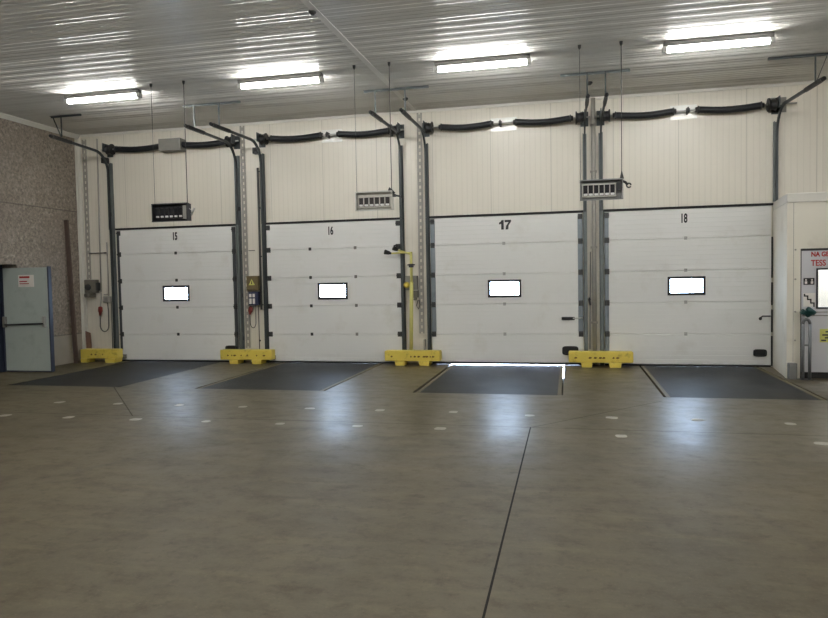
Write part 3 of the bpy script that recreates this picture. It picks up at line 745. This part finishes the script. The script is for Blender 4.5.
def switchbox(x0, x1, z0, z1, mat, label, style):
    R = empty('switch_box', label, 'switch box', group='switch boxes between the doors', loc=((x0+x1)/2, 0, z0))
    b = MB(); b.box(x0, x1, -.13, -.003, z0, z1); b.build('case', M[mat], R, bevel=.01)
    b = MB(); b.box(x0+.02, x1-.02, -.142, -.13, z0+.02, z1-.02); lid = b.build('cover', M[mat], R, bevel=.006)
    xm = (x0+x1)/2; zm = (z0+z1)/2
    if style == 'warn':
        b = MB(); b.prism([(xm-.07, zm-.04), (xm+.07, zm-.04), (xm, zm+.085)], 'y', -.147, -.142); b.build('warning_triangle', M['limesign'], R)
        b = MB(); b.prism([(xm-.012, zm-.02), (xm+.012, zm-.02), (xm+.004, zm+.05), (xm-.004, zm+.05)], 'y', -.149, -.147); b.build('warning_mark', M['black'], R)
    elif style == 'knob':
        b = MB(); b.lathe((xm-.03, -.142, zm-.02), (xm-.03, -.2, zm-.02), [(0, .07), (.4, .07), (.5, .05), (1, .045)], 16); b.box(xm-.04, xm-.02, -.215, -.2, zm-.07, zm+.04); b.build('rotary_switch', M['bracket'], R)
        b = MB(); b.cyl((x0+.05, -.16, z0-.05), (xm+.06, -.16, z0-.05), .05, 12); b.box(x0+.06, x1-.08, -.12, -.02, z0-.1, z0); b.build('socket', M['boxgrey'], R)
        b = MB(); b.box(x1-.06, x1+.04, -.12, -.01, zm-.1, zm+.08); b.build('junction', M['bracket'], R, bevel=.008)
    else:
        b = MB(); b.lathe((xm-.08, -.142, zm-.04), (xm-.08, -.19, zm-.04), [(0, .06), (.5, .06), (.6, .04), (1, .035)], 14); b.build('rotary_switch', M['yellow'], R)
        b = MB(); b.box(x1-.1, x1+.01, -.14, -.02, z0-.15, z0-.01); b.cyl((x1-.04, -.12, z0-.15), (x1-.04, -.12, z0-.2), .035, 12); b.build('socket', M['boxgrey'], R)
    settle(R)
switchbox(-10.37, -10.09, 1.5, 1.79, 'boxgrey', 'grey switch box with a socket low in the left corner', 'knob')
switchbox(-6.51, -6.26, 1.5, 1.8, 'boxbrown', 'brownish switch box with a yellow warning triangle', 'warn')
switchbox(-3.14, -2.9, 1.46, 1.74, 'greybox', 'grey switch box with a yellow knob behind the yellow pole', 'yellow')
# small socket box with red plug on a looped cable (left corner)
R = empty('socket_box', 'small pale socket box left of door 15', 'socket box', loc=(-9.85, 0, 1.28))
b = MB(); b.box(-9.95, -9.78, -.09, -.003, 1.29, 1.42); b.build('case', M['pvc'], R, bevel=.01)
b = MB(); b.box(-9.9, -9.83, -.105, -.09, 1.31, 1.4); b.build('flap', M['greybox'], R); settle(R)
R = empty('power_plug', 'red plug on a grey cable loop left of door 15', 'plug', loc=(-10.02, -.06, .6))
b = MB(); b.lathe((-10.035, -.06, 1.2), (-10.05, -.06, 1.0), [(0, .02), (.1, .045), (.55, .05), (.6, .036), (1, .022)], 14); b.build('plug', M['redplug'], R)
pts = [(-10.05, -.06, 1.0)]
for k in range(13):
    a = PI+k/12*PI; pts.append((-9.95+.105*math.cos(a), -.06, .78+.13*math.sin(a)))
pts += [(-9.84, -.06, 1.1), (-9.845, -.07, 1.285)]
b = MB(); b.tube(pts, .012, 8); b.build('cable', M['conduit_dark'], R)
b = MB(); b.tube([(-10.03, -.03, 1.5), (-10.03, -.04, 1.35), (-10.035, -.06, 1.2)], .009, 8); b.build('hook', M['galv'], R); settle(R)
# navy box with white cross bars, red-black plug, cable loop (between 15 and 16)
R = empty('control_box', 'navy control box with white panels below the warning triangle', 'control box', loc=(-6.37, 0, 1.2))
b = MB(); b.box(-6.47, -6.26, -.15, -.003, 1.19, 1.475); b.build('case', M['navy'], R, bevel=.015)
for (xa, xb, za, zb) in ((-6.445, -6.395, 1.36, 1.43), (-6.37, -6.32, 1.36, 1.43), (-6.445, -6.395, 1.22, 1.335), (-6.37, -6.32, 1.22, 1.335)):
    b = MB(); b.box(xa, xb, -.156, -.15, za, zb); b.build('white_panel', M['sign'], R)
settle(R)
R = empty('power_plug', 'dark red plug on a cable loop below the navy box', 'plug', loc=(-6.5, -.06, .74))
b = MB(); b.lathe((-6.455, -.06, 1.17), (-6.49, -.06, 1.0), [(0, .02), (.15, .045), (.6, .05), (.7, .034), (1, .02)], 14); b.build('plug', M['redplug'], R)
pts = [(-6.49, -.06, 1.0)]
for k in range(13):
    a = PI+k/12*PI; pts.append((-6.425+.065*math.cos(a), -.05, .84+.12*math.sin(a)))
pts += [(-6.36, -.05, 1.05), (-6.33, -.1, 1.185)]
b = MB(); b.tube(pts, .008, 8); b.build('cable', M['conduit_dark'], R); settle(R)
b = MB(); b.cyl((-6.3, -.003, .45), (-6.3, -.02, .45), .018, 12); b.build('wall_button', M['black'], label='tiny black button on the wall low beside door 16', cat='button')
b = MB(); b.tube([(-2.9, -.04, 1.26), (-2.93, -.05, 1.15), (-2.9, -.05, 1.08), (-2.86, -.05, 1.16), (-2.88, -.04, 1.26)], .009, 8); b.build('cable', M['conduit_dark'], label='short grey cable loop under the switch box behind the yellow pole', cat='cable')
b = MB(); b.box(-2.8, -2.765, -.07, -.003, .0, .48); b.build('conduit', M['pvc'], label='short grey conduit stub low beside door 17', cat='conduit')
# small ceiling fittings
for (x, y, lab) in ((-2.87, -.95, 'tiny dark fitting on the ceiling beside the pale strip, between doors 16 and 17'), (.37, -1.05, 'tiny dark fitting on the ceiling above the grey downpipe'), (-3.02, -5.2, 'tiny dark fitting on the pale ceiling strip')):
    b = MB(); b.lathe((x, y, ZC-.001), (x, y, ZC-.05), [(0, .05), (.4, .05), (1, .02)], 12); b.build('ceiling_fitting', M['bracket'], label=lab, cat='fitting')

# ------------------------------------------------------------------ fire door leaf on the left
R = empty('door_5', 'grey green steel fire door standing open by the left wall', 'door', kind='structure', loc=(-10.26, -1.93, 0))
b = MB(); b.box(-10.77, -9.74, -1.94, -1.885, .03, 2.03); b.build('leaf', M['steeldoor'], R, bevel=.004)
b = MB(); b.box(-9.742, -9.715, -1.95, -1.87, .02, 2.045); b.box(-10.79, -10.755, -1.95, -1.88, .02, 2.045); b.box(-10.77, -9.74, -1.95, -1.875, .012, .035); b.build('edge_frame', M['blue'], R)
b = MB(); b.cyl((-10.72, -1.99, .93), (-9.83, -1.99, .95), .016, 10); b.build('push_bar', M['black'], R)
for x in (-10.73, -9.83):
    b = MB(); b.box(x-.03, x+.035, -2.0, -1.94, .88, 1.09); b.build('latch_case', M['galv' if x > -10 else 'greybox'], R, bevel=.01)
b = MB(); b.box(-10.4, -10.05, -1.946, -1.94, 1.66, 1.89); sg = b.build('sign', M['sign'], R)
b = MB(); b.box(-10.37, -10.14, -1.949, -1.945, 1.83, 1.865); b.box(-10.37, -10.2, -1.949, -1.945, 1.755, 1.775); b.box(-10.37, -10.16, -1.949, -1.945, 1.715, 1.73); b.build('sign_lettering', M['red'], sg)
settle(R)
b = MB(); b.box(-10.93, -10.83, -2.02, -1.862, 0, 2.1); b.box(-10.93, -10.83, -3.098, -3.05, 0, 2.1); b.box(-10.93, -10.83, -3.05, -2.02, 2.04, 2.098); structure(b.build('trim_5', M['blue']), 'dark blue frame of the fire door opening in the left wall', 'door frame')

# ------------------------------------------------------------------ cabin on the right
zt = 2.9
b = MB(); b.prism([(3.512, -.002), (3.344, -1.37), (3.42, -1.37), (3.587, -.002)], 'z', 0, zt-.145); structure(b.build('wall_cabin_side', M['cabin']), 'cream side wall of the cabin next to door 18', 'wall')
b = MB(); b.box(3.335, 3.53, -1.45, -1.37, 0, zt-.145); b.box(3.53, 4.75, -1.45, -1.37, 2.035, zt-.145); b.box(4.75, 7, -1.45, -1.37, 0, zt-.145); structure(b.build('wall_cabin_front', M['cabin']), 'cream front wall of the cabin on the right', 'wall')
b = MB(); b.prism([(3.512, -.002), (3.325, -1.465), (7, -1.465), (7, -.002)], 'z', zt-.145, zt); structure(b.build('trim_6', M['white'], bevel=.012), 'pale cap band round the top of the cabin', 'trim')
b = MB(); b.box(3.425, 3.432, -1.452, -1.449, .26, zt-.15); structure(b.build('trim_7', M['pvc']), 'thin vertical joint strip beside the cabin door', 'trim')
R = empty('door_6', 'white cabin door with red lettering, window and pictograms at the right edge', 'door', kind='structure', loc=(4.1, -1.4, 0))
b = MB(); b.box(3.545, 3.78, -1.44, -1.38, .1, 2.0); b.box(4.42, 4.749, -1.44, -1.38, .1, 2.0); b.box(3.78, 4.42, -1.44, -1.38, .1, 1.12); b.box(3.78, 4.42, -1.44, -1.38, 1.7, 2.0); b.build('leaf', M['cabindoor'], R)
b = MB(); b.box(3.5305, 3.545, -1.445, -1.372, .002, 2.0345); b.box(3.545, 4.749, -1.447, -1.372, 2.0, 2.0345); b.build('dark_gasket', M['bracket'], R)
b = MB(); b.box(3.545, 4.749, -1.435, -1.39, .003, .1); b.build('sweep_seal', M['rubber'], R)
b = MB(); b.box(3.755, 4.445, -1.455, -1.435, 1.7, 1.725); b.box(3.755, 4.445, -1.455, -1.435, 1.095, 1.12); b.box(3.755, 3.78, -1.455, -1.435, 1.12, 1.7); b.box(4.42, 4.445, -1.455, -1.435, 1.12, 1.7); wf = b.build('window_frame', M['black'], R)
b = MB(); b.box(3.78, 4.42, -1.415, -1.405, 1.12, 1.7); b.build('window_pane', M['glass'], wf)
b = MB(); b.box(3.56, 4.72, -1.446, -1.44, .98, .995); b.box(3.56, 4.72, -1.446, -1.44, 1.035, 1.05); b.build('rail_moulding', M['greybox'], R)
text_mesh('lettering', 'NA GEBRUIK', .1, 3.68, -1.441, 1.91, M['red'], R, width=.85, bold=.004, align='LEFT')
text_mesh('lettering', 'TESS', .13, 3.68, -1.441, 1.765, M['red'], R, width=.8, bold=.003, align='LEFT')
b = MB(); b.box(3.575, 3.73, -1.444, -1.439, 1.47, 1.575); pic = b.build('pictogram', M['black'], R)
b = MB()
for x in (3.61, 3.695): b.ball((x, -1.445, 1.545), .014, 1, .3, 1); b.box(x-.017, x+.017, -1.447, -1.443, 1.485, 1.525)
b.build('pictogram_figure', M['sign'], pic)
b = MB(); b.box(3.575, 3.745, -1.443, -1.439, 1.13, 1.34); st = b.build('pictogram', M['sign'], R)
b = MB()
for k in range(3): b.box(3.585+k*.045, 3.645+k*.045, -1.446, -1.442, 1.285-k*.055, 1.305-k*.055); b.box(3.625+k*.045, 3.645+k*.045, -1.446, -1.442, 1.235-k*.055, 1.305-k*.055)
b.box(3.58, 3.6, -1.446, -1.442, 1.285, 1.33); b.build('stair_line', M['black'], st)
b = MB(); b.box(3.81, 4.2, -1.444, -1.439, .57, .78); sn = b.build('notice', M['limesign'], R)
b = MB()
for (a, c, z) in ((3.89, 3.99, .735), (3.845, 3.94, .685), (3.88, 4.05, .64), (3.83, 3.9, .6)): b.box(a, c, -1.446, -1.443, z-.012, z+.012)
b.box(3.93, 4.1, -1.446, -1.443, .695, .715); b.build('notice_marks', M['bracket'], sn)
settle(R)
# added area light, itself unseen, brightens the cabin room behind the pane
L = bpy.data.lights.new('cabin_fill_light', 'AREA'); L.shape = 'RECTANGLE'; L.size = 1.2; L.size_y = .3; L.energy = CABIN; L.color = (.84, .88, 1)
o = bpy.data.objects.new('cabin_fill_light', L); COL.objects.link(o); o.location = (4.8, -.65, 2.68)
b = MB()
for z in (2.02, 1.56, 1.05, .6): b.cyl((3.455, -1.45, z), (3.455, -1.462, z), .014, 10)
structure(b.build('trim_8', M['pvc']), 'row of small round fixings beside the cabin door', 'trim')
b = MB(); b.box(3.345, 3.46, -1.56, -1.455, 0, .25); b.box(3.36, 3.445, -1.565, -1.555, .03, .22); b.build('corner_guard', M['kick'], bevel=.006, label='low grey metal guard at the foot of the cabin corner', cat='guard')
# hoop rail and teal bundle
R = empty('hoop_rail', 'grey steel hoop rail standing in front of the cabin door', 'rail', loc=(3.56, -1.55, 0))
for x in (3.525, 3.622):
    b = MB(); b.cyl((x, -1.6, .008), (x, -1.6, .87), .024, 12); b.build('post', M['steelpost'], R)
b = MB(); pts = [(3.573+.0485*math.cos(a), -1.6, .87+.07*math.sin(a)) for a in [PI-k/10*PI for k in range(11)]]; b.tube(pts, .024, 12); b.build('top_bend', M['steelpost'], R)
b = MB(); b.cyl((3.525, -1.6, .54), (3.622, -1.6, .54), .012, 8); b.build('crossbar', M['steelpost'], R)
b = MB(); b.box(3.49, 3.66, -1.64, -1.56, 0, .01); b.build('foot_plate', M['steelpost'], R); settle(R)
R = empty('plug_coupling', 'dark teal coupling resting on top of the grey hoop rail', 'coupling', loc=(3.58, -1.6, .96))
b = MB(); b.lathe((3.565, -1.6, .985), (3.655, -1.62, 1.1), [(0, .03), (.2, .045), (.5, .055), (.55, .075), (.9, .078), (1, .05)], 16); b.build('body', M['teal'], R)
b = MB(); b.lathe((3.56, -1.6, 1.03), (3.5, -1.6, 1.07), [(0, .03), (.3, .042), (1, .04)], 12); b.build('cap', M['teal'], R); settle(R)
b = MB(); b.prism([(3.66, -1.93), (3.78, -1.93), (3.79, -1.9), (3.67, -1.89)], 'z', .0005, .004); b.build('floor_patch', M['paint'], label='small white patch on the floor before the cabin door', cat='floor marking')

# ------------------------------------------------------------------ painted floor dashes
ordn = ['first', 'second', 'third', 'fourth', 'fifth', 'sixth', 'seventh', 'eighth', 'ninth', 'tenth', 'eleventh']
rnd = random.Random(5)
def dash(x, y, lab, fade):
    b = MB(); a = .064*rnd.uniform(.85, 1.15); w = .034*rnd.uniform(.85, 1.15); pts = []
    for k in range(12):
        t = 2*PI*k/12; rr = rnd.uniform(.88, 1.1); pts.append((x+a*math.copysign(abs(math.cos(t))**.7, math.cos(t))*rr, y+w*1.9*math.copysign(abs(math.sin(t))**.7, math.sin(t))*rr))
    b.prism(pts, 'z', .0003, .0022)
    b.build('floor_dash', M['paint'], label=lab, cat='floor marking', group='painted white dashes on the floor')
for k in range(10):
    dash(-7.14+k*.952, -4.83 if k < 7 else -4.93, 'painted white dash, %s from the left in the row nearer the doors' % ordn[k], 0)
dash(2.37, -5.03, 'painted white dash at the right end of the row nearer the doors', 0)
for k in range(7):
    dash(-7.16+k*.957, -5.79, 'painted white dash, %s from the left in the row farther from the doors' % ordn[k], 0)
dash(.52, -5.89, 'painted white dash right of the long saw cut joint', 0)
dash(2.39, -5.94, 'painted white dash nearest the right edge of the photo', 0)

# ------------------------------------------------------------------ world: overcast daylight outside
w = bpy.data.worlds.new('World'); SC.world = w; w.use_nodes = True
bg = w.node_tree.nodes['Background']; bg.inputs[0].default_value = (.58, .74, 1.0, 1); bg.inputs[1].default_value = SKY
for i, (w0, w1) in enumerate(WIN):      # sampling portals in the door windows
    L = bpy.data.lights.new('portal', 'AREA'); L.shape = 'RECTANGLE'; L.size = w1-w0; L.size_y = .3; L.cycles.is_portal = True
    o = bpy.data.objects.new('portal', L); COL.objects.link(o); o.location = ((w0+w1)/2, .02, 1.46); o.rotation_euler = (-PI/2, 0, 0)

# ------------------------------------------------------------------ camera
yaw, pit, rol, f = 0.22195765, -0.0430817, -0.01845212, 688.006
fw = V(-math.sin(yaw)*math.cos(pit), math.cos(yaw)*math.cos(pit), math.sin(pit)); r0 = V(math.cos(yaw), math.sin(yaw), 0); u0 = r0.cross(fw)
rr = r0*math.cos(rol)+u0*math.sin(rol); uu = -r0*math.sin(rol)+u0*math.cos(rol)
cam = bpy.data.cameras.new('camera'); cam.sensor_fit = 'HORIZONTAL'; cam.sensor_width = 36; cam.lens = f*36/828; cam.clip_start = .05; cam.clip_end = 200
co = bpy.data.objects.new('camera', cam); COL.objects.link(co)
mt = Matrix((rr, uu, -fw)).transposed().to_4x4(); mt.translation = V(0, -13.27116, 1.66823); co.matrix_world = mt
SC.camera = co
vs = SC.view_settings; vs.view_transform = 'Standard'; vs.look = 'None'; vs.exposure = EXPO; vs.gamma = 1; vs.use_curve_mapping = False
SC.cycles.max_bounces = 8; SC.cycles.diffuse_bounces = 5; SC.cycles.glossy_bounces = 4; SC.cycles.transparent_max_bounces = 8
SC.cycles.sample_clamp_indirect = 12
